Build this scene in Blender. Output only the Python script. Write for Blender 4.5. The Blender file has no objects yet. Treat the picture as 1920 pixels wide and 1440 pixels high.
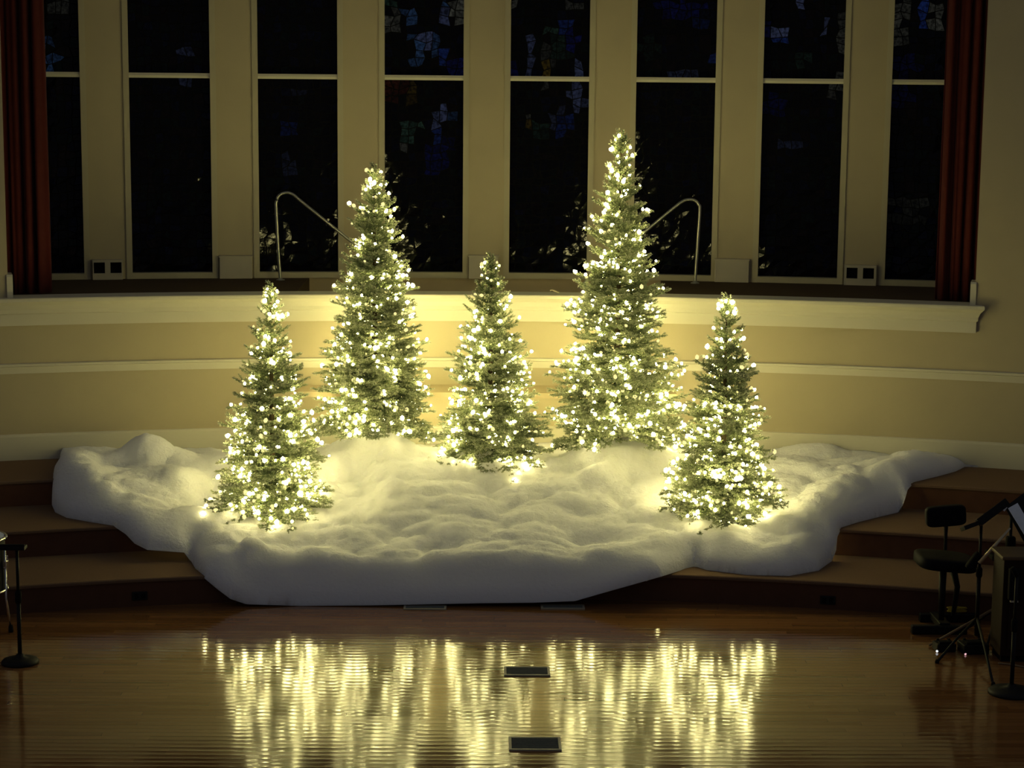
import bpy, bmesh, math, random
import numpy as np
from mathutils import Vector, Matrix, noise as mnoise

# ------------------------------------------------------------------ camera, world, exposure
F_PX, CAM_H = 3700.0, 3.4
PITCH, ROLL, YAW = math.atan(570 / 3700.0), 0.0090, 0.0135
scene = bpy.context.scene
col = scene.collection

_f = Vector((math.sin(YAW) * math.cos(PITCH), math.cos(YAW) * math.cos(PITCH), -math.sin(PITCH)))
_r0 = Vector((math.cos(YAW), -math.sin(YAW), 0))
_u0 = _r0.cross(_f)
CR = _r0 * math.cos(ROLL) + _u0 * math.sin(ROLL)
CU = -_r0 * math.sin(ROLL) + _u0 * math.cos(ROLL)
CF = _f
CAM = Vector((0, 0, CAM_H))

cam_data = bpy.data.cameras.new('camera')
cam_data.sensor_fit = 'HORIZONTAL'
cam_data.sensor_width = 36.0
cam_data.lens = F_PX / 1920.0 * 36.0
cam_data.clip_end = 200
cam = bpy.data.objects.new('camera', cam_data)
col.objects.link(cam)
m = Matrix((CR, CU, -CF)).transposed().to_4x4()
m.translation = CAM
cam.matrix_world = m
scene.camera = cam

WORLD_COLOR, WORLD_STRENGTH = (0.85, 0.88, 1.0), 0.080
world = bpy.data.worlds.new('dim_hall')
scene.world = world
world.use_nodes = True
bg = world.node_tree.nodes['Background']
bg.inputs['Color'].default_value = (*WORLD_COLOR, 1)
bg.inputs['Strength'].default_value = WORLD_STRENGTH

BULB_COLOR, BULB_STRENGTH = (1.0, 0.875, 0.355), 54.0

scene.view_settings.view_transform = 'Standard'
scene.view_settings.look = 'None'
scene.view_settings.gamma = 1.0
scene.view_settings.use_curve_mapping = False
scene.view_settings.exposure = 0.0
scene.cycles.use_denoising = True
scene.cycles.max_bounces = 6
scene.cycles.diffuse_bounces = 3
scene.cycles.glossy_bounces = 3
scene.cycles.sample_clamp_indirect = 4.0

# ------------------------------------------------------------------ pixel helpers (1920 x 1440 frame)
def ray(px, py):
    return CF + CR * ((px - 960) / F_PX) - CU * ((py - 720) / F_PX)

def on_z(px, py, z):
    d = ray(px, py)
    return CAM + d * ((z - CAM_H) / d.z)

def on_y(px, py, y):
    d = ray(px, py)
    return CAM + d * (y / d.y)

def project(p):
    d = Vector(p) - CAM
    z = d.dot(CF)
    return 960 + F_PX * d.dot(CR) / z, 720 - F_PX * d.dot(CU) / z

# ------------------------------------------------------------------ materials
def mat(name, color, rough=0.6, spec=0.3, metal=0.0, noise_amt=0.0, noise_scale=20.0, bump=0.0, bump_scale=60.0, sheen=0.0, coat=0.0):
    m = bpy.data.materials.new(name)
    m.use_nodes = True
    nt = m.node_tree
    b = nt.nodes['Principled BSDF']
    b.inputs['Base Color'].default_value = (*color, 1)
    b.inputs['Roughness'].default_value = rough
    b.inputs['Specular IOR Level'].default_value = spec
    b.inputs['Metallic'].default_value = metal
    b.inputs['Sheen Weight'].default_value = sheen
    b.inputs['Coat Weight'].default_value = coat
    tc = nt.nodes.new('ShaderNodeTexCoord')
    if noise_amt:
        n = nt.nodes.new('ShaderNodeTexNoise')
        n.inputs['Scale'].default_value = noise_scale
        n.inputs['Detail'].default_value = 5
        nt.links.new(tc.outputs['Object'], n.inputs['Vector'])
        mx = nt.nodes.new('ShaderNodeMix')
        mx.data_type = 'RGBA'
        nt.links.new(n.outputs['Fac'], mx.inputs['Factor'])
        mx.inputs['A'].default_value = (*[c * (1 - noise_amt) for c in color], 1)
        mx.inputs['B'].default_value = (*[min(1, c * (1 + noise_amt)) for c in color], 1)
        nt.links.new(mx.outputs['Result'], b.inputs['Base Color'])
    if bump:
        n2 = nt.nodes.new('ShaderNodeTexNoise')
        n2.inputs['Scale'].default_value = bump_scale
        n2.inputs['Detail'].default_value = 4
        nt.links.new(tc.outputs['Object'], n2.inputs['Vector'])
        bp = nt.nodes.new('ShaderNodeBump')
        bp.inputs['Strength'].default_value = 1.0
        bp.inputs['Distance'].default_value = bump
        nt.links.new(n2.outputs['Fac'], bp.inputs['Height'])
        nt.links.new(bp.outputs['Normal'], b.inputs['Normal'])
    return m

M = {}
M['wall'] = mat('beige_paint', (0.42, 0.362, 0.235), 0.75, 0.25, noise_amt=0.05, noise_scale=3, bump=0.0006, bump_scale=120)
M['trim'] = mat('cream_trim_paint', (0.57, 0.54, 0.42), 0.55, 0.35, noise_amt=0.03, noise_scale=4)
M['frame'] = mat('window_frame_paint', (0.42, 0.38, 0.26), 0.55, 0.3, noise_amt=0.05, noise_scale=6)
M['plate'] = mat('pale_cover_paint', (0.44, 0.40, 0.31), 0.6, 0.3, noise_amt=0.03)
M['hole'] = mat('dark_socket', (0.004, 0.004, 0.004), 0.9, 0.05)
M['tread'] = mat('tan_carpet', (0.185, 0.118, 0.072), 0.95, 0.05, noise_amt=0.25, noise_scale=180, bump=0.002, bump_scale=400)
M['riser'] = mat('dark_riser_wood', (0.105, 0.046, 0.024), 0.6, 0.2, noise_amt=0.2, noise_scale=12)
M['loft'] = mat('dark_loft_carpet', (0.085, 0.060, 0.034), 0.95, 0.05, noise_amt=0.2, noise_scale=150, bump=0.002, bump_scale=300)
M['basin'] = mat('tan_basin_plaster', (0.42, 0.34, 0.21), 0.8, 0.2, noise_amt=0.05, noise_scale=5)
M['curtain'] = mat('dark_red_velvet', (0.060, 0.012, 0.010), 0.9, 0.05, noise_amt=0.2, noise_scale=15, sheen=0.05)
M['pipe'] = mat('brushed_rail_metal', (0.36, 0.36, 0.31), 0.35, 0.5, metal=0.8)
M['black'] = mat('black_paint', (0.008, 0.008, 0.008), 0.55, 0.2, noise_amt=0.2, noise_scale=30)
M['vinyl'] = mat('black_vinyl', (0.005, 0.005, 0.006), 0.7, 0.12, bump=0.0008, bump_scale=220)
M['chrome'] = mat('chrome', (0.75, 0.75, 0.75), 0.12, 0.5, metal=1.0)
M['rubber'] = mat('black_rubber', (0.008, 0.008, 0.008), 0.9, 0.1)
M['vent'] = mat('grey_vent_metal', (0.17, 0.18, 0.165), 0.8, 0.1, metal=0.0, noise_amt=0.3, noise_scale=60)
M['ventframe'] = mat('vent_rim', (0.36, 0.33, 0.24), 0.5, 0.3)
M['outlet'] = mat('outlet_black', (0.005, 0.007, 0.007), 0.5, 0.3)
M['paper'] = mat('sheet_paper', (0.80, 0.84, 0.90), 0.8, 0.2, noise_amt=0.08, noise_scale=25)
M['brass'] = mat('pale_boom_metal', (0.62, 0.52, 0.34), 0.4, 0.4, metal=0.3)
M['cabinet'] = mat('dark_cabinet_wood', (0.020, 0.010, 0.006), 0.6, 0.15, noise_amt=0.3, noise_scale=8)
M['cabtop'] = mat('cabinet_top_wood', (0.12, 0.075, 0.035), 0.5, 0.3, noise_amt=0.2, noise_scale=8)
M['yellow'] = mat('yellow_cable', (0.40, 0.30, 0.02), 0.5, 0.3)
M['tan'] = mat('tan_cable', (0.25, 0.17, 0.09), 0.6, 0.2)
M['trunk'] = mat('trunk_bark', (0.06, 0.045, 0.025), 0.9, 0.1, noise_amt=0.3, noise_scale=40)

def emit(name, color, strength):
    m = bpy.data.materials.new(name)
    m.use_nodes = True
    nt = m.node_tree
    nt.nodes.remove(nt.nodes['Principled BSDF'])
    e = nt.nodes.new('ShaderNodeEmission')
    e.inputs['Color'].default_value = (*color, 1)
    e.inputs['Strength'].default_value = strength
    nt.links.new(e.outputs[0], nt.nodes['Material Output'].inputs['Surface'])
    return m

M['bulb'] = emit('warm_light_bulb', BULB_COLOR, BULB_STRENGTH)
M['bulb_dim'] = emit('warm_light_bulb_soft', BULB_COLOR, 1.15)
M['led_white'] = emit('white_indicator', (0.9, 0.95, 1.0), 1.2)
M['led_red'] = emit('pink_indicator', (1.0, 0.55, 0.6), 1.0)

def floor_material():
    m = bpy.data.materials.new('polished_strip_floor')
    m.use_nodes = True
    nt = m.node_tree
    N, Lk = nt.nodes, nt.links
    b = N['Principled BSDF']
    def math_node(op, a, bb=None):
        n = N.new('ShaderNodeMath')
        n.operation = op
        for i, v in enumerate((a, bb)):
            if v is None:
                continue
            if isinstance(v, (int, float)):
                n.inputs[i].default_value = v
            else:
                Lk.new(v, n.inputs[i])
        return n.outputs[0]
    tc = N.new('ShaderNodeTexCoord')
    sep = N.new('ShaderNodeSeparateXYZ')
    Lk.new(tc.outputs['Object'], sep.inputs[0])
    w = 0.057
    row = math_node('DIVIDE', sep.outputs['Y'], w)
    rowi = math_node('FLOOR', row)
    fr = math_node('SUBTRACT', row, rowi)
    wn = N.new('ShaderNodeTexWhiteNoise')
    wn.noise_dimensions = '1D'
    Lk.new(rowi, wn.inputs['W'])
    xo = math_node('ADD', math_node('DIVIDE', sep.outputs['X'], 1.1), math_node('MULTIPLY', wn.outputs['Value'], 7.3))
    xi = math_node('FLOOR', xo)
    fx = math_node('SUBTRACT', xo, xi)
    cmb = N.new('ShaderNodeCombineXYZ')
    Lk.new(rowi, cmb.inputs[0])
    Lk.new(xi, cmb.inputs[1])
    wn2 = N.new('ShaderNodeTexWhiteNoise')
    wn2.noise_dimensions = '2D'
    Lk.new(cmb.outputs[0], wn2.inputs['Vector'])
    # grain
    mp = N.new('ShaderNodeMapping')
    mp.inputs['Scale'].default_value = (1.5, 45, 1)
    Lk.new(tc.outputs['Object'], mp.inputs[0])
    gr = N.new('ShaderNodeTexNoise')
    gr.inputs['Scale'].default_value = 2.0
    gr.inputs['Detail'].default_value = 6
    Lk.new(mp.outputs[0], gr.inputs['Vector'])
    mixv = math_node('ADD', math_node('MULTIPLY', wn2.outputs['Value'], 0.6), math_node('MULTIPLY', gr.outputs['Fac'], 0.5))
    ramp = N.new('ShaderNodeValToRGB')
    ramp.color_ramp.elements[0].position = 0.15
    ramp.color_ramp.elements[0].color = (0.165, 0.072, 0.023, 1)
    ramp.color_ramp.elements[1].position = 0.95
    ramp.color_ramp.elements[1].color = (0.265, 0.124, 0.043, 1)
    Lk.new(mixv, ramp.inputs[0])
    # joints darker
    edge = math_node('MINIMUM', fr, math_node('SUBTRACT', 1.0, fr))
    ej = math_node('LESS_THAN', edge, 0.03)
    exn = math_node('LESS_THAN', math_node('MINIMUM', fx, math_node('SUBTRACT', 1.0, fx)), 0.002)
    jt = math_node('MAXIMUM', ej, math_node('MULTIPLY', exn, 0.4))
    mx = N.new('ShaderNodeMix')
    mx.data_type = 'RGBA'
    Lk.new(math_node('MULTIPLY', jt, 0.45), mx.inputs['Factor'])
    Lk.new(ramp.outputs[0], mx.inputs['A'])
    mx.inputs['B'].default_value = (0.03, 0.013, 0.005, 1)
    Lk.new(mx.outputs['Result'], b.inputs['Base Color'])
    rr = math_node('ADD', 0.075, math_node('MULTIPLY', wn2.outputs['Value'], 0.04))
    Lk.new(rr, b.inputs['Roughness'])
    b.inputs['Specular IOR Level'].default_value = 0.55
    # relief: every strip tilts a little, its joints sink, the finish is slightly wavy
    tilt = math_node('MULTIPLY', math_node('SUBTRACT', wn2.outputs['Value'], 0.5), fr)
    hgt = math_node('MULTIPLY', tilt, 0.00007)
    cup = math_node('POWER', math_node('SUBTRACT', fr, 0.5), 2.0)
    hgt = math_node('ADD', hgt, math_node('MULTIPLY', cup, 0.0008))
    wav = N.new('ShaderNodeTexNoise')
    wav.inputs['Scale'].default_value = 5.0
    wav.inputs['Detail'].default_value = 2
    Lk.new(tc.outputs['Object'], wav.inputs['Vector'])
    hgt = math_node('ADD', hgt, math_node('MULTIPLY', wav.outputs['Fac'], 0.0003))
    bp = N.new('ShaderNodeBump')
    bp.inputs['Strength'].default_value = 1.0
    bp.inputs['Distance'].default_value = 1.0
    Lk.new(hgt, bp.inputs['Height'])
    Lk.new(bp.outputs[0], b.inputs['Normal'])
    return m
M['floor'] = floor_material()

def glass_material():
    m = bpy.data.materials.new('stained_glass')
    m.use_nodes = True
    nt = m.node_tree
    N, Lk = nt.nodes, nt.links
    b = N['Principled BSDF']
    b.inputs['Base Color'].default_value = (0.002, 0.002, 0.003, 1)
    b.inputs['Roughness'].default_value = 0.04
    b.inputs['Specular IOR Level'].default_value = 0.10
    at = N.new('ShaderNodeAttribute')
    at.attribute_name = 'tint'
    tr = N.new('ShaderNodeBsdfTranslucent')
    tc = N.new('ShaderNodeTexCoord')
    nz = N.new('ShaderNodeTexNoise')
    nz.inputs['Scale'].default_value = 45
    nz.inputs['Detail'].default_value = 3
    Lk.new(tc.outputs['Object'], nz.inputs['Vector'])
    rmp = N.new('ShaderNodeValToRGB')
    rmp.color_ramp.elements[0].position = 0.35
    rmp.color_ramp.elements[0].color = (0.2, 0.2, 0.2, 1)
    rmp.color_ramp.elements[1].position = 0.65
    Lk.new(nz.outputs['Fac'], rmp.inputs[0])
    mx = N.new('ShaderNodeMix')
    mx.data_type = 'RGBA'
    mx.blend_type = 'MULTIPLY'
    mx.inputs['Factor'].default_value = 1.0
    Lk.new(at.outputs['Color'], mx.inputs['A'])
    Lk.new(rmp.outputs[0], mx.inputs['B'])
    Lk.new(mx.outputs['Result'], tr.inputs['Color'])
    ad = N.new('ShaderNodeAddShader')
    Lk.new(b.outputs[0], ad.inputs[0])
    Lk.new(tr.outputs[0], ad.inputs[1])
    Lk.new(ad.outputs[0], N['Material Output'].inputs['Surface'])
    bp = N.new('ShaderNodeBump')
    bp.inputs['Distance'].default_value = 0.0002
    n2 = N.new('ShaderNodeTexNoise')
    n2.inputs['Scale'].default_value = 30
    Lk.new(tc.outputs['Object'], n2.inputs['Vector'])
    Lk.new(n2.outputs['Fac'], bp.inputs['Height'])
    Lk.new(bp.outputs[0], b.inputs['Normal'])
    return m
M['glass'] = glass_material()
M['lead'] = mat('lead_came', (0.004, 0.004, 0.004), 0.8, 0.05)

def needle_material():
    m = bpy.data.materials.new('frosted_fir_needles')
    m.use_nodes = True
    nt = m.node_tree
    N, Lk = nt.nodes, nt.links
    b = N['Principled BSDF']
    at = N.new('ShaderNodeAttribute')
    at.attribute_name = 'tip'
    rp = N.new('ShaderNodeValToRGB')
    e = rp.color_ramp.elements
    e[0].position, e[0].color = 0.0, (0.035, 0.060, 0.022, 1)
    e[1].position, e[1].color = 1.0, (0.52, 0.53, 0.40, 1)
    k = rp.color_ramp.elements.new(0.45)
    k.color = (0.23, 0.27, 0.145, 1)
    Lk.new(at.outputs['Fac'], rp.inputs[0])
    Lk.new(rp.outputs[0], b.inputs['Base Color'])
    b.inputs['Roughness'].default_value = 0.7
    b.inputs['Specular IOR Level'].default_value = 0.2
    return m
M['needle'] = needle_material()

def snow_material():
    m = bpy.data.materials.new('polyester_snow_batting')
    m.use_nodes = True
    nt = m.node_tree
    N, Lk = nt.nodes, nt.links
    b = N['Principled BSDF']
    b.inputs['Base Color'].default_value = (0.86, 0.86, 0.86, 1)
    b.inputs['Roughness'].default_value = 0.95
    b.inputs['Specular IOR Level'].default_value = 0.05
    b.inputs['Sheen Weight'].default_value = 0.1
    b.inputs['Subsurface Weight'].default_value = 0.9
    b.inputs['Subsurface Radius'].default_value = (1.0, 1.0, 0.9)
    b.inputs['Subsurface Scale'].default_value = 0.14
    tc = N.new('ShaderNodeTexCoord')
    a = N.new('ShaderNodeTexNoise')
    a.inputs['Scale'].default_value = 38
    a.inputs['Detail'].default_value = 8
    a.inputs['Roughness'].default_value = 0.62
    Lk.new(tc.outputs['Object'], a.inputs['Vector'])
    bp = N.new('ShaderNodeBump')
    bp.inputs['Strength'].default_value = 0.7
    bp.inputs['Distance'].default_value = 0.022
    Lk.new(a.outputs['Fac'], bp.inputs['Height'])
    Lk.new(bp.outputs[0], b.inputs['Normal'])
    return m
M['snow'] = snow_material()

# ------------------------------------------------------------------ mesh helpers
class MB:
    def __init__(s):
        s.v, s.f = [], []
    def add(s, vs, fs):
        o = len(s.v)
        s.v += [tuple(x) for x in vs]
        s.f += [tuple(i + o for i in q) for q in fs]
        return s
    def box(s, c, d, rot=None):
        c, h = Vector(c), [x / 2 for x in d]
        vs = []
        for z in (-1, 1):
            for x, y in ((-1, -1), (1, -1), (1, 1), (-1, 1)):
                p = Vector((x * h[0], y * h[1], z * h[2]))
                if rot is not None:
                    p = rot @ p
                vs.append(c + p)
        return s.add(vs, [(3, 2, 1, 0), (4, 5, 6, 7), (0, 1, 5, 4), (1, 2, 6, 5), (2, 3, 7, 6), (3, 0, 4, 7)])
    def tube(s, pts, r, n=10, cap=True):
        pts = [Vector(p) for p in pts]
        rs = r if isinstance(r, (list, tuple)) else [r] * len(pts)
        rings = []
        up = Vector((0, 0, 1))
        for i, p in enumerate(pts):
            t = (pts[min(i + 1, len(pts) - 1)] - pts[max(i - 1, 0)]).normalized()
            a = up if abs(t.dot(up)) < 0.95 else Vector((1, 0, 0))
            x = t.cross(a).normalized()
            y = t.cross(x).normalized()
            rings.append([p + (x * math.cos(2 * math.pi * k / n) + y * math.sin(2 * math.pi * k / n)) * rs[i] for k in range(n)])
        vs = [q for rg in rings for q in rg]
        fs = []
        for i in range(len(pts) - 1):
            for k in range(n):
                k2 = (k + 1) % n
                fs.append((i * n + k, i * n + k2, (i + 1) * n + k2, (i + 1) * n + k))
        if cap:
            fs.append(tuple(range(n)))
            fs.append(tuple((len(pts) - 1) * n + k for k in range(n))[::-1])
        return s.add(vs, fs)
    def lathe(s, c, prof, n=24):
        c = Vector(c)
        vs, fs = [], []
        for r, z in prof:
            for k in range(n):
                a = 2 * math.pi * k / n
                vs.append(c + Vector((r * math.cos(a), r * math.sin(a), z)))
        for i in range(len(prof) - 1):
            for k in range(n):
                k2 = (k + 1) % n
                fs.append((i * n + k, i * n + k2, (i + 1) * n + k2, (i + 1) * n + k))
        fs.append(tuple(range(n))[::-1])
        fs.append(tuple((len(prof) - 1) * n + k for k in range(n)))
        return s.add(vs, fs)
    def arc(s, cx, cy, prof, a0, a1, n=64, close=True, ret=None):
        """sweep a closed profile of (radius, z) along an arc about (cx, cy); angle 0 points to +y"""
        m_ = len(prof)
        vs, fs = [], []
        for i in range(n + 1):
            a = a0 + (a1 - a0) * i / n
            for r, z in prof:
                if ret and i in (0, n):      # mitred return at the ends of a moulding
                    a = (a0 if i == 0 else a1) + (1 if i else -1) * max(0.0, ret - r) / ret
                vs.append((cx + r * math.sin(a), cy + r * math.cos(a), z))
        for i in range(n):
            for k in range(m_ if close else m_ - 1):
                k2 = (k + 1) % m_
                fs.append((i * m_ + k, i * m_ + k2, (i + 1) * m_ + k2, (i + 1) * m_ + k))
        if close:
            fs.append(tuple(range(m_)))
            fs.append(tuple(n * m_ + k for k in range(m_))[::-1])
        return s.add(vs, fs)
    def mesh(s, name, material, smooth=False):
        me = bpy.data.meshes.new(name)
        me.from_pydata(s.v, [], s.f)
        me.materials.append(material)
        bm = bmesh.new()
        bm.from_mesh(me)
        bmesh.ops.recalc_face_normals(bm, faces=bm.faces)
        bm.to_mesh(me)
        bm.free()
        if smooth:
            me.shade_smooth()
        return me
    def build(s, name, material, parent=None, smooth=False, bevel=0.0):
        o = bpy.data.objects.new(name, s.mesh(name, material, smooth))
        col.objects.link(o)
        if parent is not None:
            o.parent = parent
            o.location = -world_loc(parent)
        if bevel:
            b = o.modifiers.new('bevel', 'BEVEL')
            b.width = bevel
            b.segments = 2
            b.limit_method = 'ANGLE'
        return o

LOC = {}
def world_loc(o):
    """meshes are written in world coordinates; only Empties (and nothing below them) carry a location"""
    return LOC.get(o.name, Vector((0, 0, 0)))

def empty(name, loc=(0, 0, 0)):
    o = bpy.data.objects.new(name, None)
    o.empty_display_size = 0.1
    col.objects.link(o)
    o.location = loc
    LOC[o.name] = Vector(loc)
    return o

def tag(o, label=None, cat=None, group=None, kind=None):
    for k, v in (('label', label), ('category', cat), ('group', group), ('kind', kind)):
        if v:
            o[k] = v
    return o

def struct(o, label, cat):
    return tag(o, label, cat, kind='structure')

def rotz(a):
    return Matrix.Rotation(a, 3, 'Z')

# ------------------------------------------------------------------ the setting
XC, YC = 0.05, 2.40                      # centre of the concave apse
R1, R2, R3, RW = 10.32, 11.07, 11.85, 12.64
RISE = 0.187
PLAT = 3 * RISE
A_MAX = 0.62
def arc_y(x, r):
    return YC + math.sqrt(max(0, r * r - (x - XC) ** 2))

struct(MB().box((0, 7.0, -0.05), (22, 24, 0.1)).build('floor', M['floor']),
       'polished brown strip wood floor in front of the curved steps', 'floor')

words = ['lowest', 'middle', 'top']
for i, (ra, rb) in enumerate(((R1, R2), (R2, R3), (R3, RW + 0.05))):
    z = RISE * (i + 1)
    root = empty('step', (XC, YC + ra, 0))
    struct(root, f'{words[i]} curved tan carpeted step with dark riser below the cream baseboard' if i == 2 else f'{words[i]} curved tan carpeted step with a dark riser', 'step')
    MB().arc(XC, YC, [(ra + 0.012, z - RISE), (ra + 0.012, z - 0.028), (ra + 0.05, z - 0.028), (ra + 0.05, z - RISE)], -A_MAX, A_MAX, 90).build('riser', M['riser'], root)
    MB().arc(XC, YC, [(ra + 0.004, z - 0.028), (ra - 0.004, z - 0.020), (ra - 0.004, z - 0.006), (ra + 0.004, z), (rb + 0.06, z), (rb + 0.06, z - 0.028)], -A_MAX, A_MAX, 90).build('tread', M['tread'], root)

WT = 0.18                                # thickness of the front wall
A_OPEN = math.asin(3.575 / RW)           # half angle of the loft opening
LEDGE = 1.775
wl = MB()
wl.arc(XC, YC, [(RW, 0), (RW, LEDGE - 0.03), (RW + WT, LEDGE - 0.03), (RW + WT, 0)], -A_MAX, A_MAX, 100)
for s_ in (-1, 1):
    a, b = sorted((s_ * A_OPEN, s_ * A_MAX))
    wl.arc(XC, YC, [(RW, LEDGE - 0.03), (RW, 6.2), (RW + WT, 6.2), (RW + WT, LEDGE - 0.03)], a, b, 40)
wl.arc(XC, YC, [(RW, 5.2), (RW, 6.2), (RW + WT, 6.2), (RW + WT, 5.2)], -A_OPEN, A_OPEN, 60)
struct(wl.build('wall_back', M['wall']), 'curved beige painted wall behind the trees with a wide opening above', 'wall')

struct(MB().arc(XC, YC, [(RW, PLAT), (RW - 0.018, PLAT), (RW - 0.018, PLAT + 0.175), (RW - 0.012, PLAT + 0.19), (RW, PLAT + 0.195)], -A_MAX, A_MAX, 100).build('baseboard_back', M['trim']),
       'tall cream baseboard along the foot of the curved beige wall', 'baseboard')
struct(MB().arc(XC, YC, [(RW, 1.212), (RW - 0.010, 1.212), (RW - 0.012, 1.262), (RW - 0.024, 1.268), (RW - 0.024, 1.284), (RW, 1.29)], -A_MAX, A_MAX, 100).build('trim_1', M['trim']),
       'thin cream rail moulding running around the middle of the curved wall', 'moulding')
A_LED = math.asin(3.572 / RW)
struct(MB().arc(XC, YC, [(RW, 1.572), (RW - 0.022, 1.572), (RW - 0.022, 1.655), (RW - 0.028, 1.658), (RW - 0.034, 1.664), (RW - 0.036, 1.69), (RW - 0.052, 1.725), (RW - 0.078, 1.75), (RW - 0.082, 1.753), (RW - 0.082, 1.772), (RW - 0.078, LEDGE + 0.005), (RW + WT, LEDGE + 0.005), (RW + WT, LEDGE - 0.03), (RW, LEDGE - 0.03)],
       -A_LED - 0.006, A_LED, 100, ret=RW).build('trim_2', M['trim']),
       'deep cream crown moulding ledge below the window loft opening', 'ledge')
jm = MB()
for s_ in (-1, 1):
    a0, a1 = sorted((s_ * (A_OPEN - 0.0028), s_ * (A_OPEN + 0.0006)))
    jm.arc(XC, YC, [(RW - 0.012, LEDGE + 0.005), (RW - 0.012, LEDGE + 0.16), (RW - 0.004, LEDGE + 0.175), (RW + WT, LEDGE + 0.175), (RW + WT, LEDGE + 0.005)], a0, a1, 3)
struct(jm.build('trim_3', M['trim']), 'small cream plinth blocks at the foot of the opening jambs', 'plinth')

# loft behind the ledge, with a sunken basin in the middle
RI = RW + WT
WX, WY, WR = 0.0, 0.30, 16.0             # window wall arc
def win_y(x, r=WR):
    return WY + math.sqrt(r * r - (x - WX) ** 2)
BX0, BX1 = -1.46, 1.44
def loft_side(x0, x1, name, label):
    mb = MB()
    n = 24
    top, bot = [], []
    for i in range(n + 1):
        x = x0 + (x1 - x0) * i / n
        top.append(((x, arc_y(x, RI) - 0.02, LEDGE), (x, win_y(x) + 0.1, LEDGE)))
    vs, fs = [], []
    for (a, b) in top:
        vs += [a, b, (a[0], a[1], LEDGE - 0.7), (b[0], b[1], LEDGE - 0.7)]
    for i in range(n):
        o, q = i * 4, i * 4 + 4
        fs += [(o, q, q + 1, o + 1), (o + 2, o + 3, q + 3, q + 2), (o, o + 2, q + 2, q), (o + 1, q + 1, q + 3, o + 3)]
    fs += [(0, 1, 3, 2), (n * 4, n * 4 + 2, n * 4 + 3, n * 4 + 1)]
    mb.add(vs, fs)
    return struct(mb.build(name, M['loft']), label, 'floor')
loft_side(-4.6, BX0, 'floor_loft', 'dark carpeted loft floor beside the basin, on the side with the straight microphone stand')
loft_side(BX1, 4.6, 'floor_loft', 'dark carpeted loft floor beside the basin, on the side with the padded stool')
bs = MB()
bs.arc(WX, WY, [(WR, LEDGE - 0.7), (WR, LEDGE), (WR + 0.1, LEDGE), (WR + 0.1, LEDGE - 0.7)], math.asin(BX0 / WR), math.asin(BX1 / WR), 24)
bs.box(((BX0 + BX1) / 2, 15.6, LEDGE - 0.72), (BX1 - BX0, 1.9, 0.04))
struct(bs.build('baptistery_basin', M['basin']), 'tan plaster back of the sunken basin below the middle windows', 'basin')

# window wall: pillars between eight windows
PITCHA = 1.026 / WR
HALF = 0.3275 / WR
Z_SILL, Z_TR, Z_TOP = 1.823, 3.412, 4.75
def wpos(a, r=WR):
    return WX + r * math.sin(a), WY + r * math.cos(a)
centers = [(k - 3.5) * PITCHA - 0.0004 for k in range(8)]
ww = empty('wall_window', (0, WY + WR, LEDGE))
struct(ww, 'beige wall of flat pillars between the tall dark windows', 'wall')
edges = [-A_MAX * 0.55] + [e for c in centers for e in (c - HALF - 0.0018, c + HALF + 0.0018)] + [A_MAX * 0.55]
for k in range(0, len(edges), 2):
    a0, a1 = edges[k], edges[k + 1]
    MB().arc(WX, WY, [(WR - 0.02, LEDGE), (WR - 0.02, Z_TOP + 0.5), (WR + 0.2, Z_TOP + 0.5), (WR + 0.2, LEDGE)], a0, a1, 4).build('pillar', M['wall'], ww)
MB().arc(WX, WY, [(WR - 0.02, Z_TOP + 0.03), (WR - 0.02, Z_TOP + 0.5), (WR + 0.2, Z_TOP + 0.5), (WR + 0.2, Z_TOP + 0.03)], edges[0], edges[-1], 40).build('header', M['wall'], ww)

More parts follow.
